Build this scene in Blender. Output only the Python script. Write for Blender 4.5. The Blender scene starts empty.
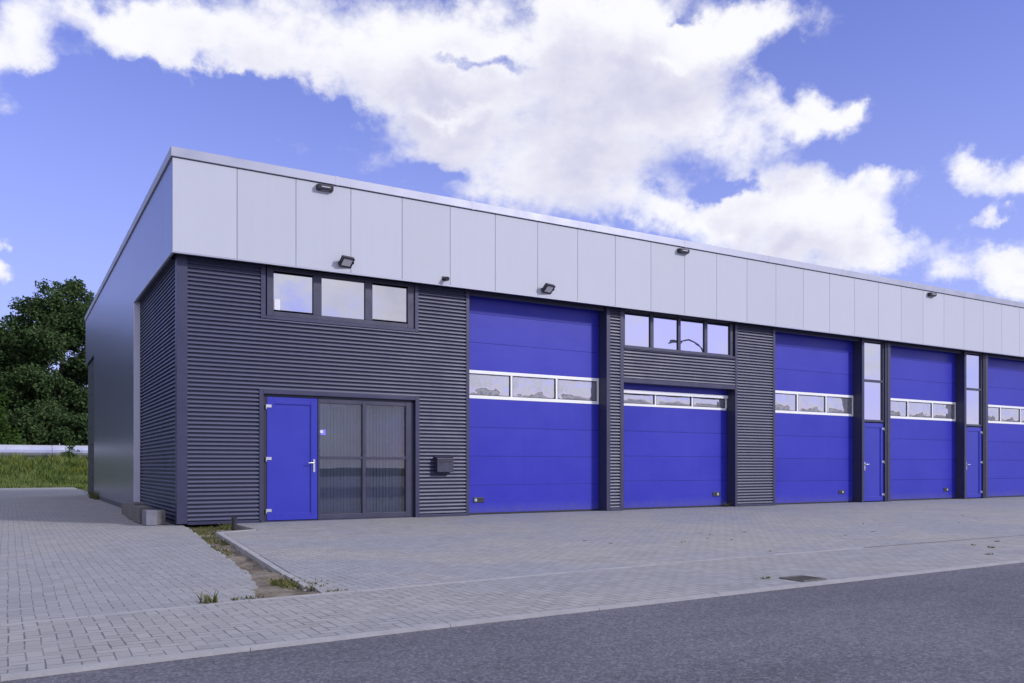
import bpy, bmesh, math, random
import numpy as np
from mathutils import Vector, Matrix
random.seed(7); rng=np.random.default_rng(11)
R=math.radians
S=bpy.context.scene; COL=S.collection

# ------------------------------------------------------------------ node helpers
class NT:
    def __init__(s,tree): s.t=tree; s.n=tree.nodes; s.l=tree.links
    def new(s,typ,**kw):
        n=s.n.new(typ)
        for k,v in kw.items(): setattr(n,k,v)
        return n
    def put(s,sock,v):
        if v is None: return
        if isinstance(v,bpy.types.NodeSocket): s.l.new(v,sock)
        else: sock.default_value=v
    def m(s,op,a,b=None,c=None,clamp=False):
        n=s.new('ShaderNodeMath',operation=op); n.use_clamp=clamp
        s.put(n.inputs[0],a); s.put(n.inputs[1],b); s.put(n.inputs[2],c); return n.outputs[0]
    def vm(s,op,a,b=None):
        n=s.new('ShaderNodeVectorMath',operation=op); s.put(n.inputs[0],a); s.put(n.inputs[1],b)
        return n.outputs['Value'] if op in('DOT_PRODUCT','LENGTH') else n.outputs[0]
    def sep(s,v):
        n=s.new('ShaderNodeSeparateXYZ'); s.put(n.inputs[0],v); return n.outputs
    def comb(s,x=0.,y=0.,z=0.):
        n=s.new('ShaderNodeCombineXYZ'); s.put(n.inputs[0],x); s.put(n.inputs[1],y); s.put(n.inputs[2],z); return n.outputs[0]
    def noise(s,vec,scale,detail=4,rough=.55,dist=0.):
        n=s.new('ShaderNodeTexNoise'); s.put(n.inputs['Vector'],vec); s.put(n.inputs['Scale'],scale)
        n.inputs['Detail'].default_value=detail; n.inputs['Roughness'].default_value=rough; n.inputs['Distortion'].default_value=dist
        return n.outputs['Fac']
    def white(s,vec):
        n=s.new('ShaderNodeTexWhiteNoise'); s.put(n.inputs['Vector'],vec); return n.outputs['Value']
    def mix(s,f,a,b,mode='MIX'):
        n=s.new('ShaderNodeMix',data_type='RGBA',blend_type=mode); s.put(n.inputs[0],f)
        s.put(n.inputs[6],col(a)); s.put(n.inputs[7],col(b)); return n.outputs[2]
    def rng(s,v,a,b,c,d,smooth=False):
        n=s.new('ShaderNodeMapRange'); n.interpolation_type='SMOOTHSTEP' if smooth else 'LINEAR'
        s.put(n.inputs[0],v)
        for i,q in enumerate((a,b,c,d)): s.put(n.inputs[i+1],q)
        return n.outputs[0]
    def bump(s,h,strength,dist):
        n=s.new('ShaderNodeBump'); n.inputs['Strength'].default_value=strength; n.inputs['Distance'].default_value=dist
        s.put(n.inputs['Height'],h); return n.outputs[0]
def col(c):
    if isinstance(c,tuple) and len(c)==3: return (*c,1.)
    return c
MATS={}
def material(name,base,rough=.5,metal=0.,build=None,spec=.5):
    m=bpy.data.materials.new(name); m.use_nodes=True; t=NT(m.node_tree)
    b=m.node_tree.nodes['Principled BSDF']
    b.inputs['Base Color'].default_value=col(base); b.inputs['Roughness'].default_value=rough
    b.inputs['Metallic'].default_value=metal; b.inputs['Specular IOR Level'].default_value=spec
    if build: build(t,b)
    MATS[name]=m; return m
def objco(t): return t.new('ShaderNodeTexCoord').outputs['Object']
def worldco(t): return t.new('ShaderNodeNewGeometry').outputs['Position']
def vary(base,amt=.12,scale=3.,rvar=.08,fine=40.,streak=False,bump=0.):
    # gentle wear: large mottling plus fine grain, optional vertical streaks
    def f(t,b):
        w=worldco(t)
        n1=t.noise(w,scale,4); n2=t.noise(w,fine,2)
        v=t.m('ADD',t.m('MULTIPLY',n1,.7),t.m('MULTIPLY',n2,.3))
        if streak:
            n3=t.noise(t.vm('MULTIPLY',w,(9.,9.,.35)),1.,3)
            v=t.m('ADD',t.m('MULTIPLY',v,.55),t.m('MULTIPLY',n3,.45))
        f_=t.rng(v,.3,.7,1-amt,1+amt)
        c=t.new('ShaderNodeVectorMath',operation='SCALE'); c.inputs[0].default_value=base; t.put(c.inputs['Scale'],f_)
        t.put(b.inputs['Base Color'],c.outputs[0])
        t.put(b.inputs['Roughness'],t.rng(n1,.3,.7,b.inputs['Roughness'].default_value-rvar,b.inputs['Roughness'].default_value+rvar))
        if bump: t.put(b.inputs['Normal'],t.bump(n2,bump,.004))
    return f

# ------------------------------------------------------------------ materials
ANT=(.049,.053,.106)
M_corr=material('anthracite_corrugated',ANT,.45,.0,vary(ANT,.10,2.5,.05,30,True))
TR=(.042,.043,.090)
M_trim=material('anthracite_trim',TR,.38,.2,vary(TR,.08,3,.05))
M_frame=material('anthracite_frame',(.05,.05,.088),.35,.1,vary((.05,.05,.088),.06,4))
M_dark=material('dark_void',(.012,.012,.016),.8)
M_rub=material('black_rubber',(.018,.018,.022),.6)
def fascia(base,amp):
    def f(t,b):
        w=worldco(t); x,y,z=t.sep(w)
        cell=t.m('FLOOR',t.m('DIVIDE',t.m('ADD',x,y),1.09))
        r=t.white(t.comb(cell,3.,1.))
        n1=t.noise(w,.8,4); n3=t.noise(t.vm('MULTIPLY',w,(14.,14.,.5)),1.,4)
        rib=t.m('SINE',t.m('MULTIPLY',t.m('ADD',x,y),2*math.pi/.05))
        v=t.m('ADD',t.m('ADD',t.m('MULTIPLY',r,.35),t.m('MULTIPLY',n1,.35)),t.m('MULTIPLY',n3,.45))
        f_=t.rng(v,.3,.85,1-amp,1+amp)
        c=t.new('ShaderNodeVectorMath',operation='SCALE'); c.inputs[0].default_value=base; t.put(c.inputs['Scale'],f_)
        t.put(b.inputs['Base Color'],c.outputs[0])
        t.put(b.inputs['Normal'],t.bump(rib,.05,.002))
    return f
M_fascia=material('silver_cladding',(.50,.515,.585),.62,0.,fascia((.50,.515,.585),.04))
M_side=material('silver_cladding_shaded',(.19,.20,.29),.27,.5,fascia((.19,.20,.29),.05))  # same silver sheet as the fascia, shade put into a darker base
M_coping=material('coping_metal',(.36,.37,.45),.45,.3,vary((.36,.37,.45),.05,2))
BL=(.046,.046,.405)
def doorpaint(t,b):
    # chalky fading, faint vertical run-off and road dirt along the bottom section
    w=worldco(t); x,y,z=t.sep(w)
    n1=t.noise(w,.9,4); n3=t.noise(t.vm('MULTIPLY',w,(7.,7.,.5)),1.,4)
    sec=t.white(t.comb(t.m('FLOOR',t.m('DIVIDE',t.m('SUBTRACT',z,.02),.633)),t.m('FLOOR',t.m('DIVIDE',x,4.9)),2.))
    v=t.m('ADD',t.m('ADD',t.m('MULTIPLY',n1,.5),t.m('MULTIPLY',n3,.35)),t.m('MULTIPLY',sec,.2))
    c=t.mix(t.rng(v,.3,.75,0.,1.),(.024,.026,.37),(.032,.035,.43))
    dirt=t.m('MULTIPLY',t.rng(t.m('ADD',z,t.m('MULTIPLY',n3,.25)),.12,.42,.38,0.,True),t.rng(t.noise(w,14.,4,.7),.3,.7,.4,1.))
    c=t.mix(dirt,c,(.13,.13,.19)); t.put(b.inputs['Base Color'],c)
    t.put(b.inputs['Roughness'],t.m('ADD',t.rng(n1,.3,.7,.33,.47),t.m('MULTIPLY',dirt,.5)))
    t.put(b.inputs['Normal'],t.bump(t.noise(t.vm('MULTIPLY',w,(1.,1.,2.5)),1.3,2),.25,.01))
M_blue=material('blue_section',BL,.38,0,doorpaint,.35)
BL2=(.025,.032,.385)
M_blue2=material('blue_door_paint',BL2,.33,0,vary(BL2,.05,2,.05,25))
M_white=material('white_profile',(.88,.88,.9),.4,0,vary((.88,.88,.9),.03,3))
M_steel=material('brushed_steel',(.65,.65,.68),.3,.85)
M_black=material('black_housing',(.02,.02,.03),.45)
M_lens=material('lamp_glass',(.5,.5,.54),.2,.2)
M_conc=material('kerb_concrete',(.35,.345,.355),.85,0,vary((.35,.345,.355),.18,4,.05,60,bump=.4))
M_block=material('block_concrete',(.18,.18,.22),.9,0,vary((.18,.18,.22),.25,7,.03,60,bump=.6))
M_blockd=material('weathered_block',(.15,.14,.14),.9,0,vary((.15,.14,.14),.35,6,.03,60,bump=.6))
M_roof=material('roof_membrane',(.2,.2,.2),.8)
M_blind=material('blind_fabric',(.42,.47,.60),.8,0,vary((.42,.47,.60),.12,3))
M_box=material('mailbox_paint',(.05,.05,.085),.35,.2,vary((.05,.05,.085),.06,8))
M_paper=material('white_paper',(.75,.75,.8),.6)
M_sticker=material('blue_sticker',(.22,.2,.75),.5)
M_rust=material('cast_iron',(.12,.11,.105),.8,.1,vary((.12,.11,.105),.35,14))
M_barr=material('galvanised_rail',(.62,.63,.72),.28,.7,vary((.62,.63,.72),.06,1))
M_post=material('grey_post',(.18,.18,.2),.6)

def glass(name,refl,wob=0.,wscale=1.,through=True,tint=(.02,.02,.03),dirt=0.):
    m=bpy.data.materials.new(name); m.use_nodes=True; t=NT(m.node_tree); t.n.clear()
    out=t.new('ShaderNodeOutputMaterial')
    g=t.new('ShaderNodeBsdfGlossy'); g.inputs['Roughness'].default_value=.01; g.inputs['Color'].default_value=(.9,.9,.96,1)
    if wob:
        w=objco(t); h=t.noise(w,wscale,2,.5)
        t.put(g.inputs['Normal'],t.bump(h,1.,wob))
    if through:
        o=t.new('ShaderNodeBsdfTransparent'); o.inputs[0].default_value=(.75,.78,.85,1)
    else:
        o=t.new('ShaderNodeBsdfDiffuse'); o.inputs[0].default_value=col(tint)
    fr=t.new('ShaderNodeFresnel'); fr.inputs[0].default_value=1.5
    f=t.m('ADD',t.m('MULTIPLY',fr.outputs[0],1.),refl,clamp=True)
    mx=t.new('ShaderNodeMixShader'); t.put(mx.inputs[0],f); t.l.new(o.outputs[0],mx.inputs[1]); t.l.new(g.outputs[0],mx.inputs[2])
    last=mx.outputs[0]
    if dirt:
        d=t.new('ShaderNodeBsdfDiffuse'); d.inputs[0].default_value=(.6,.6,.66,1)
        m2=t.new('ShaderNodeMixShader'); n=t.noise(worldco(t),2.2,4,.6)
        t.put(m2.inputs[0],t.rng(n,.3,.7,dirt*.5,dirt*1.4)); t.l.new(last,m2.inputs[1]); t.l.new(d.outputs[0],m2.inputs[2]); last=m2.outputs[0]
    t.l.new(last,out.inputs[0]); MATS[name]=m; return m
M_glass_up=glass('coated_window_glass',.60,.0012,1.6,False)
M_glass_low=glass('shop_window_glass',.05,.0006,1.2,True)
M_acryl=glass('acrylic_pane',.48,.035,2.0,False,(.12,.12,.15),.16)

# paving: herringbone of 21 x 10.5 cm pavers
def paving(base,alt,jointc,unit=.085,sand=.0,weed=0.):
    def f(t,b):
        w=worldco(t); x,y,z=t.sep(w)
        wn=t.noise(w,.6,2)
        px=t.m('DIVIDE',t.m('ADD',x,t.m('MULTIPLY',wn,.05)),unit); py=t.m('DIVIDE',t.m('ADD',y,t.m('MULTIPLY',wn,.04)),unit)
        i=t.m('FLOOR',px); j=t.m('FLOOR',py); fx=t.m('FRACT',px); fy=t.m('FRACT',py)
        k=t.m('FLOORED_MODULO',t.m('SUBTRACT',i,j),4.)
        def eq(v): return t.m('COMPARE',k,float(v),.1)
        e=[eq(q) for q in range(4)]
        big=2.
        dl=t.m('ADD',fx,t.m('MULTIPLY',e[1],big)); dr=t.m('ADD',t.m('SUBTRACT',1.,fx),t.m('MULTIPLY',e[0],big))
        db=t.m('ADD',fy,t.m('MULTIPLY',e[2],big)); dt=t.m('ADD',t.m('SUBTRACT',1.,fy),t.m('MULTIPLY',e[3],big))
        d=t.m('MINIMUM',t.m('MINIMUM',dl,dr),t.m('MINIMUM',db,dt))
        bid=t.comb(t.m('SUBTRACT',i,e[1]),t.m('SUBTRACT',j,e[2]),0.)
        r=t.white(bid)
        jn=t.noise(w,7.,3,.6)
        jw=t.rng(jn,.3,.72,.03,.12)
        jf=t.rng(t.m('DIVIDE',d,jw),.4,1.,1.,0.,True)
        # joints open up in places, mostly filled with sand elsewhere
        jf=t.m('MULTIPLY',jf,t.rng(t.noise(w,2.3,3,.6),.35,.6,.45,1.,True))
        n1=t.noise(w,.35,5,.6); n2=t.noise(w,30.,4,.7); n3=t.noise(w,2.,4,.65)
        c=t.mix(t.rng(n1,.38,.64,0.,1.,True),base,alt)
        v=t.m('ADD',t.m('MULTIPLY',r,.5),t.m('ADD',t.m('MULTIPLY',n2,.35),t.m('MULTIPLY',n3,.35)))
        c2=t.new('ShaderNodeVectorMath',operation='SCALE'); t.put(c2.inputs[0],c); t.put(c2.inputs['Scale'],t.rng(v,.25,.95,.88,1.12))
        c=t.mix(jf,c2.outputs[0],jointc)
        sn=t.noise(w,.9,5,.65)
        c=t.mix(t.rng(sn,.60,.78,0.,.45+sand,True),c,(.34,.33,.33))
        if weed:
            wm=t.m('MULTIPLY',t.rng(t.noise(w,.8,3,.6),.55,.66,0.,weed,True),t.rng(t.noise(w,9.,3,.7),.5,.6,0.,1.,True))
            c=t.mix(wm,c,(.085,.095,.05))
        # oil and tyre spots
        sp=t.rng(t.noise(w,3.4,3,.7),.72,.8,0.,.2,True); c=t.mix(sp,c,(.11,.105,.12))
        t.put(b.inputs['Base Color'],c)
        h=t.m('SUBTRACT',t.m('MULTIPLY',n2,.15),t.m('MULTIPLY',jf,1.)); h=t.m('ADD',h,t.m('MULTIPLY',r,.25))
        t.put(b.inputs['Normal'],t.bump(h,.35,.006))
    return f
M_pav=material('grey_pavers',(.2,.2,.22),.82,0,paving((.298,.30,.315),(.33,.325,.32),(.16,.157,.165)),.3)
M_fore=material('forecourt_pavers',(.2,.2,.22),.82,0,paving((.298,.303,.332),(.345,.335,.32),(.14,.14,.15),weed=.2),.3)
M_strip=material('strip_pavers',(.2,.2,.22),.82,0,paving((.302,.303,.314),(.33,.323,.32),(.13,.128,.135),weed=.12),.3)
def asphalt(t,b):
    w=worldco(t)
    vor=t.new('ShaderNodeTexVoronoi'); vor.inputs['Scale'].default_value=75.; t.put(vor.inputs['Vector'],w)
    r=t.sep(vor.outputs['Color'])[0]
    n1=t.noise(w,.35,5,.6); n2=t.noise(w,22.,4,.8); n3=t.noise(t.vm('MULTIPLY',w,(.3,2.,1.)),.8,4,.6)
    v=t.m('ADD',t.m('MULTIPLY',t.m('POWER',r,2.),.5),t.m('ADD',t.m('MULTIPLY',n2,.6),t.m('MULTIPLY',n3,.35)))
    c=t.mix(t.rng(v,.25,1.05,0.,1.),(.044,.044,.055),(.205,.203,.24))
    c2=t.new('ShaderNodeVectorMath',operation='SCALE'); t.put(c2.inputs[0],c); t.put(c2.inputs['Scale'],t.rng(n1,.35,.65,.88,1.14)); 
    t.put(b.inputs['Base Color'],c2.outputs[0])
    t.put(b.inputs['Normal'],t.bump(r,.6,.006))
M_asph=material('asphalt',(.1,.1,.12),.85,0,asphalt,.3)
def soil(t,b):
    w=worldco(t); n=t.noise(w,2.2,6,.7); n2=t.noise(w,25,4,.7)
    c=t.mix(t.rng(n,.35,.62,0.,1.,True),(.13,.10,.07),(.36,.32,.26))
    c=t.mix(t.rng(n2,.3,.7,0.,.6),c,(.10,.085,.07)); t.put(b.inputs['Base Color'],c)
    t.put(b.inputs['Normal'],t.bump(n2,1.,.03))
M_soil=material('sandy_soil',(.2,.18,.15),.95,0,soil,.2)
def turf(t,b):
    w=worldco(t); n=t.noise(w,.5,6,.65); n2=t.noise(w,12,4,.7)
    c=t.mix(n,(.035,.05,.018),(.10,.12,.04)); c=t.mix(t.m('MULTIPLY',n2,.5),c,(.12,.10,.06)); t.put(b.inputs['Base Color'],c)
M_turf=material('meadow_ground',(.06,.08,.03),.95,0,turf,.2)
def leafmat(name,a,b_,trans=.35):
    m=bpy.data.materials.new(name); m.use_nodes=True; t=NT(m.node_tree); t.n.clear()
    out=t.new('ShaderNodeOutputMaterial'); w=worldco(t)
    geo=t.new('ShaderNodeNewGeometry'); ri=geo.outputs['Random Per Island']
    n=t.noise(w,.55,4,.6); v=t.m('ADD',t.m('MULTIPLY',ri,.55),t.m('MULTIPLY',n,.55))
    c=t.mix(t.rng(v,.25,.85,0.,1.),a,b_)
    d=t.new('ShaderNodeBsdfDiffuse'); t.put(d.inputs[0],c); tr=t.new('ShaderNodeBsdfTranslucent'); t.put(tr.inputs[0],c)
    mx=t.new('ShaderNodeMixShader'); mx.inputs[0].default_value=trans; t.l.new(d.outputs[0],mx.inputs[1]); t.l.new(tr.outputs[0],mx.inputs[2])
    t.l.new(mx.outputs[0],out.inputs[0]); MATS[name]=m; return m
M_leaf=leafmat('dark_foliage',(.034,.066,.028),(.12,.18,.07))
M_leafb=leafmat('bright_foliage',(.03,.06,.016),(.09,.16,.04))
M_grass=leafmat('meadow_grass',(.085,.145,.03),(.31,.36,.13))
M_gyell=leafmat('yellow_weeds',(.13,.17,.03),(.38,.34,.04))
M_weed=leafmat('weed_leaf',(.08,.10,.03),(.22,.21,.09))
M_bark=material('bark',(.05,.042,.035),.9,0,vary((.05,.042,.035),.4,4))

# ------------------------------------------------------------------ mesh helpers
class MB:
    def __init__(s): s.v=[]; s.f=[]; s.sm=[]
    def add(s,vs,fs,smooth=False):
        o=len(s.v); s.v+=[tuple(v) for v in vs]; s.f+=[tuple(i+o for i in f) for f in fs]; s.sm+=[smooth]*len(fs); return s
    def box(s,x0,x1,y0,y1,z0,z1):
        return s.add([(x0,y0,z0),(x1,y0,z0),(x1,y1,z0),(x0,y1,z0),(x0,y0,z1),(x1,y0,z1),(x1,y1,z1),(x0,y1,z1)],
            [(0,3,2,1),(4,5,6,7),(0,1,5,4),(1,2,6,5),(2,3,7,6),(3,0,4,7)])
    def prism(s,pts,z0,z1):           # polygon (ccw) extruded in z
        n=len(pts)
        a=sum(pts[i][0]*pts[(i+1)%n][1]-pts[(i+1)%n][0]*pts[i][1] for i in range(n))
        if a<0: pts=pts[::-1]
        vs=[(x,y,z0) for x,y in pts]+[(x,y,z1) for x,y in pts]
        return s.add(vs,[tuple(range(n))[::-1],tuple(range(n,2*n))]+[(i,(i+1)%n,n+(i+1)%n,n+i) for i in range(n)])
    def tube(s,pts,rads,n=10,cap=True):
        pts=[Vector(p) for p in pts]; o=[]; vs=[]
        for i,p in enumerate(pts):
            d=(pts[min(i+1,len(pts)-1)]-pts[max(i-1,0)]).normalized()
            a=d.orthogonal().normalized() if i==0 else (pa-d*pa.dot(d)).normalized()
            pa=a; b=d.cross(a); r=rads[i] if isinstance(rads,(list,tuple)) else rads
            vs+=[p+(a*math.cos(2*math.pi*k/n)+b*math.sin(2*math.pi*k/n))*r for k in range(n)]
        fs=[(i*n+k,i*n+(k+1)%n,(i+1)*n+(k+1)%n,(i+1)*n+k) for i in range(len(pts)-1) for k in range(n)]
        s.add(vs,fs,True)
        if cap: s.add([tuple(v) for v in vs[:n]],[tuple(range(n))[::-1]]); s.add([tuple(v) for v in vs[-n:]],[tuple(range(n))])
        return s
    def frame(s,x0,x1,z0,z1,w,y0,y1):  # rectangular frame in XZ; pieces butt
        s.box(x0,x0+w,y0,y1,z0,z1); s.box(x1-w,x1,y0,y1,z0,z1); s.box(x0+w,x1-w,y0,y1,z0,z0+w); s.box(x0+w,x1-w,y0,y1,z1-w,z1); return s
    def obj(s,name,mat,parent=None,bevel=0.,loc=(0,0,0)):
        me=bpy.data.meshes.new(name); me.from_pydata(s.v,[],s.f); me.polygons.foreach_set('use_smooth',s.sm); me.materials.append(mat); me.update()
        o=bpy.data.objects.new(name,me); COL.objects.link(o); o.parent=parent; o.location=loc
        if bevel:
            b=o.modifiers.new('bevel','BEVEL'); b.width=bevel; b.segments=2; b.limit_method='ANGLE'
        return o
def tag(o,label=None,cat=None,group=None,kind=None):
    if label: o['label']=label
    if cat: o['category']=cat
    if group: o['group']=group
    if kind: o['kind']=kind
    return o
def empty(name,loc=(0,0,0),rz=0): 
    o=bpy.data.objects.new(name,None); o.location=loc; o.rotation_euler=(0,0,rz); o.empty_display_size=.3; COL.objects.link(o); return o
def children(o): return [c for c in bpy.data.objects if c.parent==o]
def copy_tree(o,parent=None):
    c=o.copy(); COL.objects.link(c); c.parent=parent
    for ch in children(o): copy_tree(ch,c)
    return c

# ------------------------------------------------------------------ BUILDING
BX1=34.0; BY1=19.55
B=empty('industrial_unit'); tag(B,'long commercial building with silver top cladding, dark corrugated walls and blue doors','building')
YW=.25; PITCH=.0765; AMP=.0215
def corr_rect(mb,x0,x1,z0,z1,flip=None):
    # horizontally running sinus sheet; flip=None: faces -Y at YW; flip=X: faces -X on plane X
    # one wave: crown leaning slightly skyward, then a deep narrower valley
    prof=[(0,-.013),(.10,-.0125),(.30,-.009),(.47,-.004),(.52,.002),(.565,.026),(.62,.031),(.86,.031),(.93,.022),(.985,-.010)]
    n=int(math.ceil((z1-z0)/PITCH)); vs=[]
    zb=math.floor(z0/PITCH)*PITCH
    rows=[(z0,.0)]+[(zb+(i+p)*PITCH,y) for i in range(n+2) for p,y in prof if z0<zb+(i+p)*PITCH<z1]+[(z1,.0)]
    for z,y in rows:
        for u in (x0,x1):
            vs.append((u,YW+y,z) if flip is None else (flip+y,u,z))
    n=len(rows)-1
    fs=[(2*i,2*i+1,2*i+3,2*i+2) if flip is None else (2*i,2*i+2,2*i+3,2*i+1) for i in range(n)]
    mb.add(vs,fs,False)
Z0=.05; ZT=4.93
def wall(rects,name='corrugated_wall'):
    mb=MB()
    for r in rects: corr_rect(mb,*r)
    return mb.obj(name,M_corr,B)
wall([(.29,1.60,Z0,ZT),(1.60,4.85,2.52,3.86),(4.85,5.97,Z0,ZT)])
wall([(9.86,10.16,Z0,ZT)]); wall([(10.16,14.08,3.20,3.92)]); wall([(14.08,15.43,Z0,ZT)]); wall([(31.0,BX1-.12,Z0,ZT)])
SX=.13
mb=MB(); corr_rect(mb,.40,5.3,Z0,ZT,SX); mb.obj('corrugated_wall',M_corr,B)
# wall cores behind the sheets
mb=MB()
for x0,x1,z0,z1 in ((.29,1.60,0,4.96),(1.60,4.85,2.52,3.86),(4.85,5.97,0,4.96),(9.86,10.16,0,4.96),(10.16,14.08,3.2,3.92),(14.08,15.43,0,4.96),(31.0,BX1-.12,0,4.96)):
    MB().box(x0,x1,YW+.034,YW+.15,z0,z1).obj('wall_core',M_dark,B)
MB().box(SX+.034,SX+.15,.45,19.2,0,4.96).obj('wall_core',M_dark,B)
# corner trim and vertical trims
mb=MB(); mb.prism([(.105,.232),(.29,.232),(.29,.262),(.125,.262),(.125,.40),(.105,.40)],.02,ZT); mb.obj('corner_trim',M_trim,B,.004)
def trim(x0,x1,z0,z1,y0=.232,y1=.30,name='edge_trim'):
    return MB().box(x0,x1,y0,y1,z0,z1).obj(name,M_trim,B,.004)
for x0,x1 in ((6.051,9.749),(15.521,19.199),(20.551,24.419),(25.781,29.599)): trim(x0,x1,4.775,ZT,.30,.36,'door_head_trim')
# plinth strips along base
for x0,x1 in ((.292,1.60),(4.85,5.97),(9.86,10.16),(14.08,15.43),(31.0,33.88)): trim(x0+.001,x1-.001,.0,.052,.228,.29,'base_trim')
MB().box(.098,.125,.402,5.29,0,.05).obj('base_trim',M_trim,B)
# jambs of overhead doors and piers
for x0,x1 in ((5.97,6.05),(9.75,9.86),(10.16,10.27),(14.0,14.08),(15.43,15.52),(20.40,20.55),(25.62,25.78),(19.2,19.31),(24.42,24.53),(29.6,29.72),(30.85,31.0)):
    z1=ZT
    trim(x0,x1,.0,z1)
# reveals (door depth)
def reveal(x0,x1,ztop):
    mb=MB(); 
    mb.box(x0-.05,x0-.001,.302,.66,0,ztop+.05); mb.box(x1+.001,x1+.05,.302,.66,0,ztop+.05); mb.box(x0,x1,.302,.66,ztop,ztop+.05)
    return mb.obj('door_reveal',M_frame,B)
DO=[(6.05,9.75,4.93),(10.27,14.0,3.10),(15.52,19.2,4.93),(20.55,24.42,4.93),(25.78,29.6,4.93)]
for d in DO: reveal(*d)
MB().box(10.272,13.998,.236,.30,3.10,3.20).obj('door_lintel',M_trim,B,.004)
# fascia ring: front, left side with panel joints as real grooves
mb=MB(); zs0,zs1=4.865,6.52
x=0.0; k=0
seams=[0,1.11]+[1.11+1.09*i for i in range(1,40)]
seams=[s for s in seams if s<BX1-.2]+[BX1]
for a,b in zip(seams[:-1],seams[1:]): mb.box(a+(.004 if a>0 else 0),b-.004,0,.035,zs0,zs1)
mb.obj('fascia_cladding',M_fascia,B,.004)
MB().box(.04,BX1-.04,.036,.06,zs0+.01,zs1).obj('fascia_backing',M_coping,B)
# drip flashing at fascia foot and soffit
MB().box(-.012,BX1,-.012,.03,4.835,4.863).obj('drip_flashing',M_coping,B,.003)
mb=MB(); mb.box(.03,BX1,.034,.60,4.935,4.955); mb.box(.02,.20,.62,5.34,4.86,4.88); mb.obj('soffit',M_trim,B)
MB().box(.006,BX1,.031,.05,4.84,4.933).obj('fascia_return',M_trim,B)
# left side smooth cladding panels (flush plane X=0)
mb=MB(); ys=[5.34+.0+1.06*i for i in range(0,10)]; ys=[y for y in ys if y<15.6]+[15.9]
for a,b in zip(ys[:-1],ys[1:]): mb.box(0,.035,a+.002,b-.002,.12,4.86)
ys2=[.037]+[.037+1.085*i for i in range(1,18)]; ys2=[y for y in ys2 if y<BY1-.3]+[BY1]
for a,b in zip(ys2[:-1],ys2[1:]): mb.box(0,.035,a+.002,b-.002,4.862,zs1)
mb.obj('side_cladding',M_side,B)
MB().box(.036,.12,5.40,15.9,0,4.86).obj('side_core',M_frame,B)
MB().box(.005,.04,5.40,15.9,.0,.118).obj('base_trim',M_trim,B)
mb=MB(); mb.box(-.004,.131,5.28,5.338,.0,4.862); mb.obj('return_trim',material('return_panel_brightened',(.72,.72,.84),.45,.0,vary((.72,.72,.84),.05,2)),B,.003)  # paler base puts the light on this return face into its colour
MB().box(-.004,.131,15.9,15.95,0,4.862).obj('return_trim',M_trim,B)
MB().box(-.012,.03,.03,5.34,4.835,4.86).obj('drip_flashing',M_coping,B)
# rear-left recess: dark panelled door wall
mb=MB()
for i in range(8): mb.box(.08,.12,15.955,BY1,.03+i*.61,.03+i*.61+.60)
mb.obj('sectional_side_door',material('dark_green_panel',(.018,.026,.028),.6,.0),B,.004)
# coping
mb=MB(); mb.box(-.03,BX1+.03,-.035,.25,6.532,6.70); mb.box(-.03,.25,.25,BY1+.03,6.532,6.70); mb.obj('roof_coping',M_coping,B,.006)
mb=MB(); mb.box(.012,BX1,.012,.2,6.52,6.545); mb.box(.012,.2,.2,BY1,6.52,6.545); mb.obj('coping_shadow_gap',M_trim,B)
# coping joint clips
mb=MB()
for i in range(1,12): MB().box(3.0*i-.03,3.0*i+.03,-.0375,.2,6.530,6.7025).obj('coping_joint',M_coping,B)
for i in range(1,6): MB().box(-.0325,.2,3.1*i-.03,3.1*i+.03,6.530,6.7025).obj('coping_joint',M_coping,B)
# roof, right & rear walls
MB().box(.2,BX1,.06,BY1,6.3,6.4).obj('roof',M_roof,B)
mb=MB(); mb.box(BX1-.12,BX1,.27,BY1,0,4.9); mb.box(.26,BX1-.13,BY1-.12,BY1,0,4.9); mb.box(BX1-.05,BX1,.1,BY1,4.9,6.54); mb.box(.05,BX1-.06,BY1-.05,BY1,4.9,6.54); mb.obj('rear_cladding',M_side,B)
MB().box(.3,BX1-.2,.9,BY1-.2,-.02,.005).obj('interior_floor',M_dark,B)

# windows ------------------------------------------------------------
def window_set(x0,x1,z0,z1,panes,y,name='window',mat=None,sash=True):
    W=empty(name); W.parent=B; W.location=((x0+x1)/2,y,z0)
    cx,cz=W.location.x,z0
    mb=MB()
    zb=min(p[2] for p in panes); zt=max(p[3] for p in panes)
    mb.box(x0-cx,panes[0][0]-cx,0,.1,0,z1-cz); mb.box(panes[-1][1]-cx,x1-cx,0,.1,0,z1-cz)
    for a,b in zip(panes[:-1],panes[1:]):
        if b[0]>a[1]: mb.box(a[1]-cx,b[0]-cx,.01,.1,zb-cz,zt-cz)
    mb.box(panes[0][0]-cx,panes[-1][1]-cx,.004,.1,0,zb-cz); mb.box(panes[0][0]-cx,panes[-1][1]-cx,.004,.1,zt-cz,z1-cz)
    mb.obj('frame',M_frame,W,.006)
    for p in panes:
        MB().box(p[0]-cx,p[1]-cx,.045,.055,p[2]-cz,p[3]-cz).obj('pane',mat or M_glass_up,W)
        if sash: # gasket line round each glass
            MB().frame(p[0]-cx,p[1]-cx,p[2]-cz,p[3]-cz,.008,.036,.0445).obj('gasket',M_rub,W)
    return W
w1=window_set(1.72,4.78,3.93,4.87,[(1.85,2.62,4.05,4.76),(2.79,3.69,4.02,4.79),(3.85,4.62,4.05,4.76)],.262)
MB().box(-1.38,-1.27,.03,.0305,.125,.33).obj('paper_notice',M_paper,w1)
trim(1.60,1.69,3.86,ZT,.229,.30); trim(4.77,4.85,3.86,ZT,.229,.30); trim(1.691,4.769,3.86,3.925,.231,.32,'sill')
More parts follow.
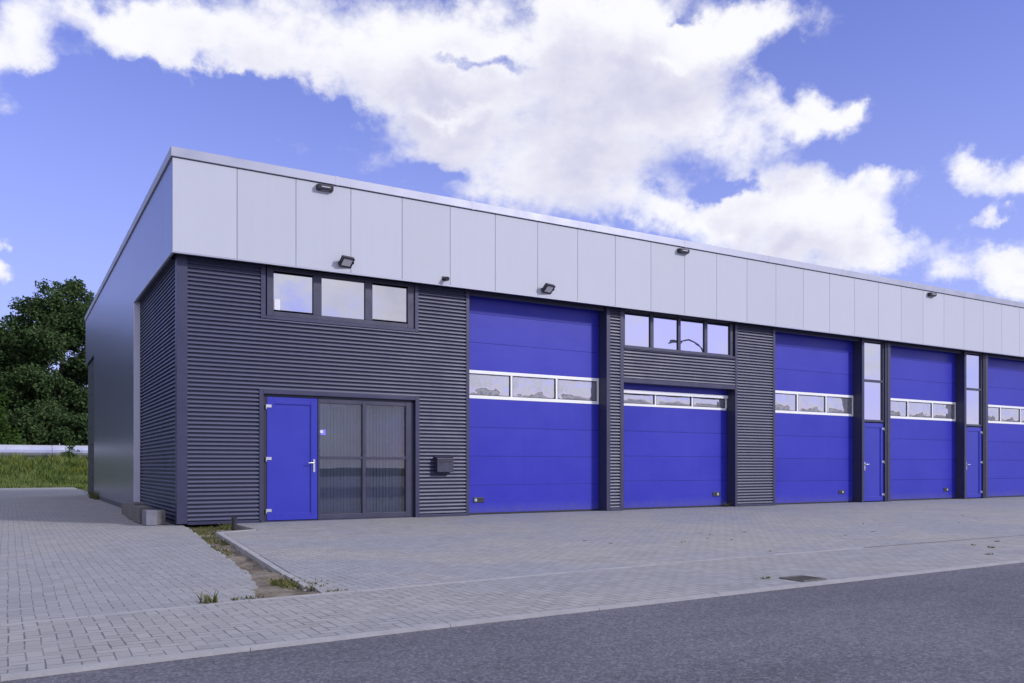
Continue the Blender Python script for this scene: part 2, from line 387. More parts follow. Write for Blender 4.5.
w2=window_set(10.28,13.98,3.97,4.90,[(10.35,11.15,4.01,4.855),(11.26,12.06,4.01,4.855),(12.15,12.96,4.01,4.855),(13.07,13.87,4.01,4.855)],.285)
trim(10.28,13.99,3.92,3.966,.229,.34,'sill')
# entrance: blue door plus glazed screen with blinds
trim(1.57,1.65,0,2.52,.228,.33); trim(4.78,4.87,0,2.52,.228,.33); trim(1.651,4.779,2.44,2.522,.229,.34,'lintel_trim')
MB().box(1.652,4.778,.345,.42,2.40,2.52).obj('head_frame',M_frame,B)
MB().box(1.60,4.85,.30,.42,-.02,.018).obj('threshold',M_frame,B)
def hinge(parent,x,z,side=-1):
    mb=MB(); mb.box(-.05,.05,-.016,0,-.028,.028); mb.tube([(-.052*1,-.014,-.055),(-.052,-.014,.03)],.012,8)
    o=mb.obj('hinge',M_steel,parent,.003,(x,-.0005,z)); return o
def handle(parent,x,z,d):
    mb=MB(); mb.box(-.02,.02,-.012,0,-.14,.11); mb.tube([(0,-.012,.04),(0,-.055,.04),(d*.03,-.062,.04),(d*.135,-.062,.04)],.011,8)
    mb.tube([(0,-.012,-.06),(0,-.02,-.06)],.013,8)
    return mb.obj('handle',M_steel,parent,.003,(x,-.0005,z))
def leaf(parent_loc,w,h,inset,hs,side,name='entrance_door'):
    D=MB()
    b=.13
    D.box(0,b,0,.06,0,h); D.box(w-b,w,0,.06,0,h); D.box(b,w-b,0,.06,0,b); D.box(b,w-b,0,.06,h-b,h)
    D.box(b,w-b,.022,.05,b,h-b)
    d=D.obj(name,M_blue2,B,.004,parent_loc)
    MB().frame(b,w-b,b,h-b,.012,.01,.0215).obj('panel_bead',M_blue2,d,.002)
    xh=-.0 if side<0 else w
    for z in hs:
        o=hinge(d,.035 if side<0 else w-.035,z)
        if side>0: o.scale.x=-1
    handle(d,w-.07 if side<0 else .055,1.06,-1 if side<0 else 1)
    return d
ED=leaf((1.73,.30,.03),.985,2.36,1,(.19,1.18,2.18),-1)
MB().box(1.652,1.728,.31,.40,0.02,2.4).obj('door_frame',M_rub,B)
W3=empty('shopfront_window',(2.73,.31,.02)); W3.parent=B
mb=MB(); w=2.045; h=2.38
for a,b in ((0,.035),(.92,.99),(1.87,w)): mb.box(a,b,0,.08,0,h)
for z0,z1 in ((0,.10),(1.185,1.245),(h-.09,h)):
    for a,b in ((.035,.92),(.99,1.87)): mb.box(a,b,.003,.077,z0,z1)
mb.obj('frame',M_frame,W3,.005)
for a,b in ((.035,.92),(.99,1.87)):
    for z0,z1 in ((.10,1.185),(1.245,h-.09)):
        MB().box(a,b,.045,.05,z0,z1).obj('pane',M_glass_low,W3)
mb=MB(); n=26
for i in range(n):
    x=.05+i*1.82/n; a=R(28+random.uniform(-6,6)); c,s=math.cos(a)*.043,math.sin(a)*.043
    xm=x+.03; y=.22
    mb.add([(xm-c,y-s,.04),(xm+c,y+s,.04),(xm+c,y+s,h-.06),(xm-c,y-s,h-.06),(xm,y-.006,.04),(xm,y-.006,h-.06)],[(0,4,5,3),(4,1,2,5)],True)
mb.obj('vertical_blind',M_blind,W3)
MB().box(.06,1.84,.4,.42,0,h).obj('interior_backing',material('interior_grey',(.05,.05,.07),.9),W3)
MB().box(.06,.17,.0435,.0445,1.66,1.77).obj('sticker',M_sticker,W3)
MB().box(.055,.115,.043,.0434,1.70,1.755).obj('sticker',M_paper,W3)
MB().box(.10,.3,.19,.2,h-.13,h-.10).obj('blind_rail',M_paper,W3)
MB().box(.34,.62,.19,.2,h-.14,h-.10).obj('blind_rail',M_paper,W3)

# overhead doors ------------------------------------------------------
def overhead(x0,x1,ztop,glaz,seams,lock,narrow=False):
    W=x1-x0; Y=.53
    D=MB()
    zz=seams
    for a,b in zip(zz[:-1],zz[1:]):
        if abs(a-glaz[0])<1e-6: continue
        t=[(0,a+.003),(0,b-.003)]
        D.box(0,W,0,.04,a+.003,b-.003)
        zm=(a+b)/2                                   # stucco centre rib line
    d=D.obj('overhead_door',M_blue,B,.0015,(x0,Y,0))
    g0,g1=glaz
    fr=MB(); rail=.075; 
    px=[.0,W/3,2*W/3,W]
    if narrow:
        fr.box(0,W,-.05,.04,g1-.085,g1-.002); fr.box(0,W-.02,-.006,.04,g0+.002,g0+.06)
        z0,z1=g0+.06,g1-.087; st=.05
    else:
        fr.box(0,W,-.006,.04,g0+.002,g0+rail); fr.box(0,W,-.006,.04,g1-rail,g1-.002); z0,z1=g0+rail,g1-rail; st=.05
    xs=[.0,.06,W*.333-st/2,W*.333+st/2,W*.667-st/2,W*.667+st/2,W-.06,W]
    for i in (0,2,4,6): fr.box(xs[i],xs[i+1],-.004,.04,z0,z1)
    f=fr.obj('glazing_frame',M_white,d,.004)
    for i in (1,3,5):
        MB().frame(xs[i],xs[i+1],z0,z1,.014,.002,.012).obj('gasket',M_rub,d)
        # slightly bulged double acrylic pane
        nx,nz=14,6; vs=[];fs=[]; bl=random.uniform(.010,.018); ox=random.uniform(.35,.65)
        for j in range(nz+1):
            for k in range(nx+1):
                u,v=k/nx,j/nz
                bul=bl*math.sin(math.pi*u)**.8*math.sin(math.pi*v)**.8*(1 if True else 0)
                vs.append((xs[i]+.014+(xs[i+1]-xs[i]-.028)*u,.024-bul,z0+.014+(z1-z0-.028)*v))
        for j in range(nz):
            for k in range(nx): a=j*(nx+1)+k; fs.append((a,a+1,a+nx+2,a+nx+1))
        MB().add(vs,fs,True).obj('pane',M_acryl,d)
    # bottom rubber seal, side seals
    MB().box(0,W,.002,.045,-.002,.036).obj('bottom_seal',M_rub,d)
    lx,lz,flip=lock
    lx-=x0
    MB().box(lx,lx+.27,-.012,0,lz,lz+.12).obj('lock_plate',M_black,d,.006)
    a=lx+.025 if flip else lx+.15
    MB().box(a,a+.065,-.02,-.0125,lz+.03,lz+.09).obj('pull_handle',M_lens,d,.004)
    return d
SM=[.034,.65,1.29,1.93,2.56,3.19,3.80,4.44,4.98]
overhead(6.06,9.74,4.93,(2.56,3.19),SM,(6.30,.26,True))
overhead(10.28,13.99,3.12,(2.56,2.955),[.034,.70,1.32,1.94,2.56,2.955,3.12],(13.47,.27,False),True)
for x0,x1 in ((15.53,19.19),(20.56,24.41),(25.79,29.59)): overhead(x0,x1,4.93,(2.56,3.19),SM,(x1-.67,.25,False))

# personnel door bays ---------------------------------------------------
def strip(x0,x1):
    W=empty('strip_window',(x0,.285,2.40)); W.parent=B; w=x1-x0
    mb=MB()
    mb.box(0,.06,0,.1,0,2.52); mb.box(w-.07,w,0,.1,0,2.52)
    for a,b in ((0,.07),(1.20,1.27),(2.42,2.52)): mb.box(.06,w-.07,.004,.1,a,b)
    mb.obj('frame',M_frame,W,.005)
    for a,b in ((.07,1.20),(1.27,2.42)):
        MB().box(.06,w-.07,.045,.055,a,b).obj('pane',M_glass_up,W)
    MB().box(x0-.002,x1+.002,.42,.5,0,4.9).obj('bay_backing',M_dark,B)
for x0,x1 in ((19.32,20.32),(24.54,25.54),(29.72,30.72)):
    strip(x0,x1); leaf((x0+.03,.30,.03),x1-x0-.05,2.34,1,(.19,1.18,2.18),1,'personnel_door')
    MB().box(x0-.0,x0+.028,.29,.39,0,2.398).obj('door_frame',M_frame,B); MB().box(x1-.02,x1,.29,.39,0,2.398).obj('door_frame',M_frame,B)
    MB().box(x1+.001,x1+.078,.25,.40,0,ZT).obj('edge_trim',M_frame,B)

# ------------------------------------------------------------------ fittings on the walls (separate things)
def floodlight(loc,tilt,label,rz=0):
    E_=empty('floodlight',loc,rz); tag(E_,label,'floodlight','tilted floodlights at the foot of the silver cladding')
    c,s=math.cos(tilt),math.sin(tilt)
    def rot(o): o.rotation_euler=(tilt,0,0); o.rotation_euler=(tilt,0,R(14)); o.location=(0,-.105,.02); return o
    mb=MB(); mb.box(-.15,.15,-.02,.05,-.12,.12)
    for i in range(9): mb.box(-.13+i*.0325-.004,-.13+i*.0325+.004,.05,.075,-.09,.09)
    rot(mb.obj('housing',M_black,E_,.008)); rot(MB().frame(-.152,.152,-.122,.122,.034,-.034,-.0205).obj('bezel',M_black,E_,.003))
    rot(MB().box(-.117,.117,-.026,-.021,-.087,.087).obj('lens',M_lens,E_))
    mb=MB(); mb.box(-.165,-.155,-.13,-.0,-.01,.03); mb.box(.155,.165,-.13,-.0,-.01,.03); mb.box(-.155,.155,-.012,0,-.01,.03)
    mb.obj('bracket',M_black,E_); E_.scale=(.88,.88,.88); return E_
floodlight((3.17,0,5.03),R(44),'black tilted floodlight above the three-pane upper window over the entrance')
floodlight((7.88,0,5.02),R(44),'black tilted floodlight above the leftmost tall blue overhead door')
def wallpack(loc,label):
    E_=empty('wall_lamp',loc); tag(E_,label,'wall lamp','small black wall lamps under the roof edge')
    mb=MB(); mb.add([(-.19,0,.065),(.19,0,.065),(.19,0,-.065),(-.19,0,-.065),(-.18,-.19,.05),(.18,-.19,.05),(.18,-.17,-.05),(-.18,-.17,-.05)],
       [(0,1,2,3),(4,7,6,5),(0,4,5,1),(1,5,6,2),(2,6,7,3),(3,7,4,0)]); mb.obj('housing',M_black,E_,.01)
    MB().add([(-.10,-.04,-.066),(.10,-.04,-.066),(.10,-.13,-.057),(-.10,-.13,-.057)],[(0,3,2,1),(0,1,2,3)]).obj('lens',M_lens,E_)
    MB().box(-.10,.10,-.190,-.181,-.012,.012).obj('front_glass',M_lens,E_); E_.scale=(.85,.62,.85)
wallpack((2.75,0,6.43),'small black wall lamp under the roof edge nearest the building corner')
wallpack((11.92,0,6.42),'small black wall lamp under the roof edge above the four-pane window')
wallpack((22.2,0,6.42),'small black wall lamp under the roof edge furthest along the right facade')
E_=empty('motion_sensor',(5.33,0,4.98)); tag(E_,'tiny black wall sensor at the foot of the silver cladding between windows and tall door','sensor')
MB().box(-.05,.05,-.02,0,-.04,.05).obj('base_plate',M_black,E_,.006)
MB().tube([(0,-.02,0),(0,-.06,0),(.02,-.13,-.02)],[.03,.04,.045],12).obj('sensor_head',M_black,E_)
# mailbox
E_=empty('mailbox',(5.41,YW-.02,1.11)); tag(E_,'dark grey wall mailbox on corrugated wall right of the glazed shopfront','mailbox')
mb=MB(); mb.box(-.19,.19,-.13,0,-.17,.12); mb.obj('box_body',M_box,E_,.008)
MB().add([(-.2,.0,.175),(.2,.0,.175),(.2,-.145,.118),(-.2,-.145,.118),(-.2,.0,.155),(.2,.0,.155),(.2,-.145,.10),(-.2,-.145,.10)],
  [(0,3,2,1),(4,5,6,7),(0,1,5,4),(1,2,6,5),(2,3,7,6),(3,0,4,7)]).obj('lid',M_box,E_,.004)
MB().box(-.15,.15,-.136,-.131,.04,.07).obj('letter_slot',M_rub,E_)
MB().tube([(0,-.131,.0),(0,-.138,.0)],.009,10).obj('lock',M_post,E_)

# ------------------------------------------------------------------ GROUND
def struct(name,mb,mat,**k): return tag(mb.obj(name,mat,**k),kind='structure')
# ground sheet: flat near, rising to a low bank behind the yard
def gh(x,y):
    a=(y-33.5)/12.; a=0 if a<0 else (1 if a>1 else a*a*(3-2*a)); return -.09+a*1.15
xs=[-900,-300,-120,-60,-40]+[-36+2*i for i in range(40)]+[50,80,160,400,900]; ys=[-900,-300,-100,-40,-16,0,20,30,33.6]+[34+1.5*i for i in range(14)]+[60,80,120,300,900]
mb=MB(); vs=[(x,y,gh(x,y)) for y in ys for x in xs]; nx=len(xs)
mb.add(vs,[(j*nx+i,j*nx+i+1,(j+1)*nx+i+1,(j+1)*nx+i) for j in range(len(ys)-1) for i in range(nx-1)],True); struct('ground',mb,M_turf)
kerb=[(-40,-12.3),(-12,-11.30),(-6,-11.06),(-2.52,-10.92),(-1.28,-10.85),(0.04,-10.80),(2.54,-10.75),(7.28,-10.68),(14,-10.60),(60,-10.2)]
line=[(-40,-10.9),(-12,-9.85),(-6,-9.50),(-2.53,-9.30),(-2.0,-9.24),(-0.86,-9.10),(0.93,-9.02),(2.53,-8.92),(4.48,-8.83),(7.04,-8.80),(10.41,-8.78),(60,-8.7)]
def off(pl,d): return [(x,y+d) for x,y in pl]
struct('road',MB().prism(off(kerb,.015)+[(60,-26),(-40,-26)],-.14,-.016),M_asph)
mb=MB(); mb.box(-60,90,-75,-26,-.14,-.01); struct('unseen_far_paving',mb,M_strip)  # unseen paving, carried far back to lighten the entrance glass reflection
# narrow concrete kerb at the road
def strip_mesh(pl,d,z0,z1): return MB().prism(pl+off(pl,d)[::-1],z0,z1)
def kerbrow(name,pl,d,z0,z1,step=1.0,gap=.006):
    # a row of kerbstones along a polyline, each ~1 m with open joints
    mb=MB()
    for (xa,ya),(xb,yb) in zip(pl[:-1],pl[1:]):
        n=max(1,int(round((xb-xa)/step)))
        for i in range(n):
            a=i/n; b=(i+1)/n; g_=gap/(xb-xa)
            p=(xa+(xb-xa)*(a+g_),ya+(yb-ya)*a); q=(xa+(xb-xa)*(b-g_),ya+(yb-ya)*b)
            dz=random.uniform(-.003,.003)
            mb.prism([p,q,(q[0],q[1]+d),(p[0],p[1]+d)],z0,z1+dz)
    return mb
struct('road_kerb',kerbrow('k',kerb,.07,-.13,.003,gap=.002),M_conc)
struct('edging_line',kerbrow('k',[p for p in line if p[0]<8],.055,-.13,.003,gap=.002),M_conc)
mb=kerbrow('k',[p for p in line if p[0]>7],.045,-.13,.002); struct('mossy_edging_line',mb,M_blockd)
struct('pavement',MB().prism(off(kerb,.07)+line[::-1],-.12,0),M_strip)
bedL=[(.21,.10),(.10,-1.27),(-.12,-3.3),(-.32,-5.67),(-.42,-6.9),(-.56,-8.1),(-.86,-9.045)]
bedL_j=[]
for (xa,ya),(xb,yb) in zip(bedL[:-1],bedL[1:]):
    n=max(1,int(abs(yb-ya)/.105))
    for i in range(n):
        y=ya+(yb-ya)*i/n; x=xa+(xb-xa)*i/n+random.choice((-.03,0,.0,.03)); y2=ya+(yb-ya)*(i+1)/n
        bedL_j+=[(x,y),(x,y2)]
lineL=[p for p in off(line,.055) if p[0]<-.87]
left=[(.21,.10)]+bedL_j+[(-.86,-9.045)]+lineL[::-1]+[(-40,33.3),(.4,33.3),(.4,5.),(.21,5.)]
struct('driveway',MB().prism(left,-.12,-.004),M_pav)
lineR=[(-.24,-8.98)]+[p for p in off(line,.055) if p[0]>.5]
lineR=[(x,y-(.01 if x>8 else 0)) for x,y in lineR]
fore=[(.462,-1.93),(-.195,-8.62),(-.24,-8.98)]+lineR[1:]+[(60,5),(34.2,5),(34.2,.45),(1.10,.45),(1.10,-1.66)]
struct('forecourt',MB().prism(fore,-.12,0),M_fore)
# forecourt edging kerbs along the planting bed
mb=MB()
P0=Vector((.36,-1.93)); P1=Vector((-.27,-8.55)); n=7
for i in range(n):
    a=P0.lerp(P1,i/n+.002); b=P0.lerp(P1,(i+1)/n-.002); dx=.085-.004*i; jit=random.uniform(-.012,.012)
    mb.prism([(a.x+jit,a.y),(a.x+dx+jit,a.y),(b.x+dx+jit,b.y),(b.x+jit,b.y)],-.14,.006)
mb.prism([(.36,-1.925),(1.06,-1.60),(1.06,-1.52),(.36,-1.82)],-.14,.010)
struct('forecourt_kerb',mb,M_conc)
# soil bed with uneven surface
mb=MB(); nx_,ny_=14,90; vs=[]
for j in range(ny_+1):
    for i in range(nx_+1):
        y=.3-9.45*j/ny_; x=-1.0+2.3*i/nx_
        z=-.062+.018*math.sin(x*7+y*3)+.014*math.sin(y*9.1-x*4)+random.uniform(-.008,.008)
        if y<-6: z+=min(1,(-6-y)/1.8)*.048
        vs.append((x,y,min(z,-.008)))
mb.add(vs,[(j*(nx_+1)+i,j*(nx_+1)+i+1,(j+1)*(nx_+1)+i+1,(j+1)*(nx_+1)+i) for j in range(ny_) for i in range(nx_)],True)
struct('soil_bed',mb,M_soil)

# pipe stub
E_=MB().tube([(.76,-1.33,-.10),(.76,-1.33,.20)],.036,14).tube([(.76,-1.33,.15),(.76,-1.33,.205)],.045,14).obj('pipe_stub',M_black)
tag(E_,'short black pipe sticking up from the weedy soil left of the blue entrance door','pipe')
# drain
G=empty('road_drain',(3.90,-10.45,.0)); tag(G,'dark iron gully grate in the pavement beside the road kerb','drain'); G.scale=(.72,.85,1)
mb=MB(); mb.box(-.22,.22,-.17,-.13,-.02,.012); mb.box(-.22,.22,.13,.17,-.02,.012); mb.box(-.22,-.18,-.13,.13,-.02,.012); mb.box(.18,.22,-.13,.13,-.02,.012); mb.obj('frame',M_rust,G,.003)
mb=MB()
for i in range(8): x=-.155+i*.044; mb.box(x-.009,x+.009,-.13,.13,-.018,.008)
mb.obj('grate',M_rust,G)
MB().box(-.18,.18,-.13,.13,.0035,.0045).obj('sump',M_dark,G)
# concrete blocks beside the left wall
def block(x0,x1,y0,y1,z0,z1,mat,label,rz=0):
    cx,cy=(x0+x1)/2,(y0+y1)/2
    o=MB().box(x0-cx,x1-cx,y0-cy,y1-cy,0,z1-z0).obj('concrete_block',mat,None,.012,(cx,cy,z0)); o.rotation_euler=(0,0,rz)
    return tag(o,label,'concrete block','concrete blocks along the shaded side wall')
block(-.39,-.20,.42,.80,0,.27,M_block,'pale concrete block standing nearest the camera at the end of its row',R(3))
block(-.18,-.02,.52,.98,0,.26,M_blockd,'dark weathered block tucked between the pale front block and the corrugated wall',R(-4))
block(-.42,-.20,1.0,1.95,0,.31,M_blockd,'long dark block directly behind the pale front block')
block(-.40,-.19,2.02,2.85,0,.34,M_blockd,'mottled brown block in the middle of the row along the side wall',R(2))
block(-.36,-.16,2.92,3.75,0,.30,M_blockd,'low brown block just before the end of the row furthest from the road')
block(-.30,-.12,3.85,4.9,0,.2,M_blockd,'lowest flat block, at the far end of the row beside the light vertical trim',R(1))

# ------------------------------------------------------------------ vegetation
def blades(name,pts,hts,mat,width=.012,lean=.25,seg=2):
    n=len(pts); pts=np.asarray(pts); ang=rng.uniform(0,2*np.pi,n); l=rng.normal(0,lean,(n,2))*hts[:,None]
    wv=np.stack([np.cos(ang),np.sin(ang),np.zeros(n)],1)*width*rng.uniform(.6,1.4,n)[:,None]
    tip=pts+np.stack([l[:,0],l[:,1],hts],1); mid=pts+np.stack([l[:,0]*.35,l[:,1]*.35,hts*.6],1)
    V=np.stack([pts-wv,pts+wv,mid+wv*.7,mid-wv*.7,tip],1).reshape(-1,3)
    base=np.arange(n)*5
    me=bpy.data.meshes.new(name)
    q=np.stack([base,base+1,base+2,base+3],1); t_=np.stack([base+3,base+2,base+4],1)
    loops=np.concatenate([q.ravel(),t_.ravel()]); tot=np.concatenate([np.full(n,4),np.full(n,3)]); st=np.concatenate([[0],np.cumsum(tot)[:-1]])
    me.vertices.add(len(V)); me.vertices.foreach_set('co',V.ravel()); me.loops.add(len(loops)); me.loops.foreach_set('vertex_index',loops)
    me.polygons.add(len(tot)); me.polygons.foreach_set('loop_start',st); me.polygons.foreach_set('loop_total',tot); me.update(calc_edges=True); me.validate()
    me.materials.append(mat); o=bpy.data.objects.new(name,me); COL.objects.link(o); return o
def vgh(y):
    a=np.clip((y-33.5)/12.,0,1); return -.09+a*a*(3-2*a)*1.15
def meadow(n,x0,x1,y0,y1,hm,mat,name,patch=None,w=.02):
    x=rng.uniform(x0,x1,n); y=y0+(y1-y0)*rng.uniform(0,1,n)**1.3
    f=np.sin(x*1.7+np.sin(y*.9)*2)*.5+np.sin(x*4.1+y*1.3)*.3+np.sin(y*2.2-x*.7)*.3
    keep=np.ones(n,bool) if patch is None else (f>patch)
    x,y,f=x[keep],y[keep],f[keep]
    h=hm*(.72+.30*f)*rng.uniform(.45,1.2,len(x))**1.0*np.clip(.45+(y-y0)/5,0.45,1.)
    return blades(name,np.stack([x,y,vgh(y)],1),h,mat,w,.22)
tag(meadow(70000,-13,3.6,33.45,47.3,.72,M_grass,'meadow_grass',w=.022),'tall unmown pale green grass behind the yard','grass',kind='stuff')
tag(meadow(26000,-13,3.6,35.5,47.3,.80,M_gyell,'yellow_weeds',.35,.022),'yellow green flowering weeds among the tall grass','weeds',kind='stuff')
tag(meadow(16000,-13,3.6,34.,47.,.78,M_leafb,'green_weeds',.0,.06),'dark green broad weeds among the tall grass','weeds',kind='stuff')
tag(meadow(5000,-13,3.6,37.,47.3,1.05,M_grass,'tall_stalks',-.1,.03),'tall ragged grass stalks standing above the meadow','grass',kind='stuff')
# bed weeds
def patchpts(lst):
    P=[];H=[]
    for x,y,rx,ry,n,h,z in lst:
        for _ in range(n):
            a=random.uniform(0,2*math.pi); r=math.sqrt(random.random())
            P.append((x+math.cos(a)*r*rx,y+math.sin(a)*r*ry,z)); H.append(h*random.uniform(.4,1.2))
    return np.array(P),np.array(H)
P_,H_=patchpts([(.55,-.35,.4,.5,480,.06,-.07),(.42,-1.2,.3,.6,380,.05,-.07),(.15,-2.6,.12,1.2,300,.045,-.065),(-.1,-4.,.1,1.,120,.04,-.06),(.85,-.5,.12,.4,160,.12,-.07),
  (-.36,-8.2,.09,.22,170,.055,-.025),(-.2,-8.3,.25,.35,120,.04,-.02)])
tag(blades('bed_weeds',P_,H_,M_weed,.010,.5),'small green weeds growing in the sandy planting bed','weeds',kind='stuff')
P_,H_=patchpts([(-1.15,-9.0,.07,.05,26,.09,-.004),(-.85,-8.97,.12,.05,40,.035,-.01),(-.1,-8.93,.1,.04,30,.025,-.01)])
tag(blades('kerb_weeds',P_,H_,M_weed,.007,.5),'thin green weeds along the pale edging stones','weeds',kind='stuff')
L_=[]
for _ in range(22):
    x=random.uniform(4.5,19); y=random.gauss(-6.8+.1*(x-8),1.0)
    if y<-8.6 or y>-1: continue
    L_.append((x,y,random.uniform(.02,.08),random.uniform(.01,.03),random.randint(4,12),.012,0.0))
for _ in range(16):
    x=random.uniform(7,14); L_.append((x,random.uniform(-10.4,-9.),random.uniform(.02,.08),.03,14,.02,0.0))
L_+= [(13.75,.33,.05,.08,40,.13,0),(0.0,14.5,.12,.4,120,.25,0),(-.05,15.6,.1,.3,100,.3,0),(3.6,-10.25,.1,.02,20,.02,0)]
P_,H_=patchpts(L_); tag(blades('paving_weeds',P_,H_,M_weed,.007,.7),'tiny weeds and moss in the forecourt joints','weeds',kind='stuff')

def leafcloud(name,centers,radii,counts,size,mat,parent,flat=.8):
    C_=np.repeat(np.asarray(centers),counts,0); Rr=np.repeat(np.asarray(radii),counts); n=len(C_)
    d=rng.normal(size=(n,3)); d/=np.linalg.norm(d,axis=1)[:,None]; r=rng.uniform(0,1,n)**(1/2.2)
    P=C_+d*(Rr*r)[:,None]*np.array([1,1,flat])
    nrm=rng.normal(size=(n,3))+np.array([0,0,.8])+d*.5; nrm/=np.linalg.norm(nrm,axis=1)[:,None]
    a=np.cross(nrm,rng.normal(size=(n,3))); a/=np.linalg.norm(a,axis=1)[:,None]; b=np.cross(nrm,a)
    s=size*rng.uniform(.6,1.3,n)[:,None]
    V=np.stack([P-a*s,P-b*s*.55,P+a*s,P+b*s*.55],1).reshape(-1,3)
    me=bpy.data.meshes.new(name); me.vertices.add(4*n); me.vertices.foreach_set('co',V.ravel()); me.loops.add(4*n); me.loops.foreach_set('vertex_index',np.arange(4*n))
    me.polygons.add(n); me.polygons.foreach_set('loop_start',np.arange(n)*4); me.polygons.foreach_set('loop_total',np.full(n,4)); me.update(calc_edges=True)
    me.materials.append(mat); o=bpy.data.objects.new(name,me); COL.objects.link(o); o.parent=parent; return o
def tree(x,y,z,h,w,label,n=30000,size=.20,mat=None,low=.12,name='deciduous_tree',group=None,nc=120,seed=1,cat='tree',cr=(.7,1.5)):
    rnd=random.Random(seed)
    T=empty(name,(x,y,z)); tag(T,label,cat,group)
    mb=MB(); top=h*.8
    pts=[(0,0,-.3)]; px=py=0
    for i in range(1,9): px+=rnd.uniform(-.12,.12)*h/16; py+=rnd.uniform(-.12,.12)*h/16; pts.append((px,py,top*i/8))
    mb.tube(pts,[h*.022*(1-.105*i) for i in range(9)],9)
    cents=[];rads=[]
    nl=22
    ends=[]
    for i in range(nl):
        t=low+.02+(.95-low)*(i+rnd.random()*.6)/nl; k=t*8*.98; ii=min(7,int(k)); fz=k-ii
        p=Vector(pts[ii]).lerp(Vector(pts[ii+1]),fz)
        a=i*2.4+rnd.uniform(-.4,.4)
        prof=math.sin(math.pi*min(1,(.16+t*.84)))**.6 if t>.4 else .80+.35*t
        L=w*.5*prof*rnd.uniform(.72,1.08); up=L*rnd.uniform(.25,.6)+ (t>.75)*h*.07
        q=p+Vector((math.cos(a)*L*.55,math.sin(a)*L*.55,up*.6)); e=p+Vector((math.cos(a)*L,math.sin(a)*L,up))
        mb.tube([p,q,e],[h*.008*(1.2-t),h*.005*(1.2-t),.02],6)
        ends.append((p,q,e))
    mb.obj('trunk',M_bark,T)
    while len(cents)<nc:
        p,q,e=rnd.choice(ends); u=rnd.uniform(.35,1.08); c=p.lerp(e,u)
        s=rnd.uniform(*cr)*h/16
        c=c+Vector((rnd.gauss(0,.6),rnd.gauss(0,.6),rnd.gauss(0,.5)))*h/16
        if c.z>h-s*.5: c.z=h-s*.5
        cents.append(tuple(c)); rads.append(s)
    for _ in range(6): cents.append((px+rnd.uniform(-.9,.9)*w/10,py+rnd.uniform(-.9,.9)*w/10,h-rnd.uniform(.5,1.8)*h/16)); rads.append(.9*h/16)
    r=np.array(rads); cnt=(n*r**2/np.sum(r**2)).astype(int)
    leafcloud('crown',cents,rads,cnt,size,mat or M_leaf,T,.75)
    return T
GT='deciduous trees standing behind the meadow'
tree(1.7,66,1.0,16.6,11.5,'tall dark green tree rising highest beside the building edge',85000,.15,seed=3,nc=300,cr=(.7,1.45),group=GT)
tree(-7.3,64,1.0,14.2,10.5,'dark tree at the left edge of the picture, lower than its neighbour',62000,.15,seed=5,nc=230,cr=(.65,1.4),group=GT)
tree(-2.6,74,1.0,13.0,11,'dark tree filling the gap behind the two front trees',30000,.22,seed=8,nc=130,group=GT)
tree(8.5,72,1.0,14.5,11,'dark tree hidden behind the roof edge right of the tallest tree',24000,.22,seed=9,group=GT)
tree(-16,67,1.0,14.5,11,'dark tree outside the left edge of the view, next in the row',20000,.24,seed=12,group=GT)
tree(-25,69,1.0,13.5,11,'dark tree furthest left in the row beyond the meadow',16000,.26,seed=13,group=GT)
tree(-5.0,57,1.0,5.6,6.2,'light green bushy young tree at the left edge in front of dark trees',14000,.14,mat=M_leafb,low=.02,seed=21,cr=(2.0,3.4),nc=60,name='young_tree')
GB='dark bushes filling the foot of the tree row'
for i,(x,y,h,w_,lb) in enumerate(((-10,60,4.2,6,'dark bush left of the light green young tree'),(-1.5,61,4.6,6,'dark bush in the deep shade below the tall tree crowns'),(3.2,61,4.4,6,'dark bush under the tallest tree beside the building edge'),(8,62,4.2,6,'dark bush hidden behind the building corner'))):
    tree(x,y,1.0,h,w_,lb,11000,.17,low=.0,seed=40+i,cr=(2.2,3.6),nc=55,name='bush',group=GB,cat='bush')
tree(.95,46.2,.95,2.05,.9,'small light green sapling standing in front of the pale metal barrier',1500,.055,mat=M_leafb,low=.05,seed=30,cr=(1.2,2.2),nc=34,name='sapling',cat='sapling')

# unseen tree belt added left of the yard to darken the side wall
belt=[o for o in COL.objects if o.name.startswith('deciduous_tree') and o.parent is None]
for i,(x,y) in enumerate(((-33,8),(-35,17),(-32,26),(-34,36),(-33,47),(-36,-2))):
    c=copy_tree(belt[i%3]); c.location=(x,y,-.1); c.rotation_euler=(0,0,i*1.3); c['group']='unseen trees added left of the yard to darken the side wall'
    c['label']='unseen tree added left of the yard to darken the side wall'
# pale metal barrier behind the meadow
Bn=empty('metal_barrier',(0,48,1.0)); tag(Bn,'long pale metal barrier with rounded face between the meadow and the trees','barrier')
mb=MB(); prof=[(0.0,.72),(-.10,.76),(-.17,.86),(-.20,1.0),(-.19,1.18),(-.15,1.34),(-.08,1.46),(.02,1.50),(.10,1.46),(.12,1.3),(.12,.72)]
xs_=[-40+4*i for i in range(14)]
for a,b in zip(xs_[:-1],xs_[1:]):
    a+=.012;b-=.012; n=len(prof)
    mb.add([(a,p,q) for p,q in prof]+[(b,p,q) for p,q in prof],[(i,(i+1)%n,n+(i+1)%n,n+i) for i in range(n)],False)
mb.obj('rail',M_barr,Bn)
mb=MB(); mb.box(-40,12,-.03,.05,.50,.69); mb.obj('lower_rail',M_post,Bn)
for i in range(27): MB().box(-40+2*i-.05,-40+2*i+.05,.125,.22,-.3,1.3).obj('post',M_post,Bn)
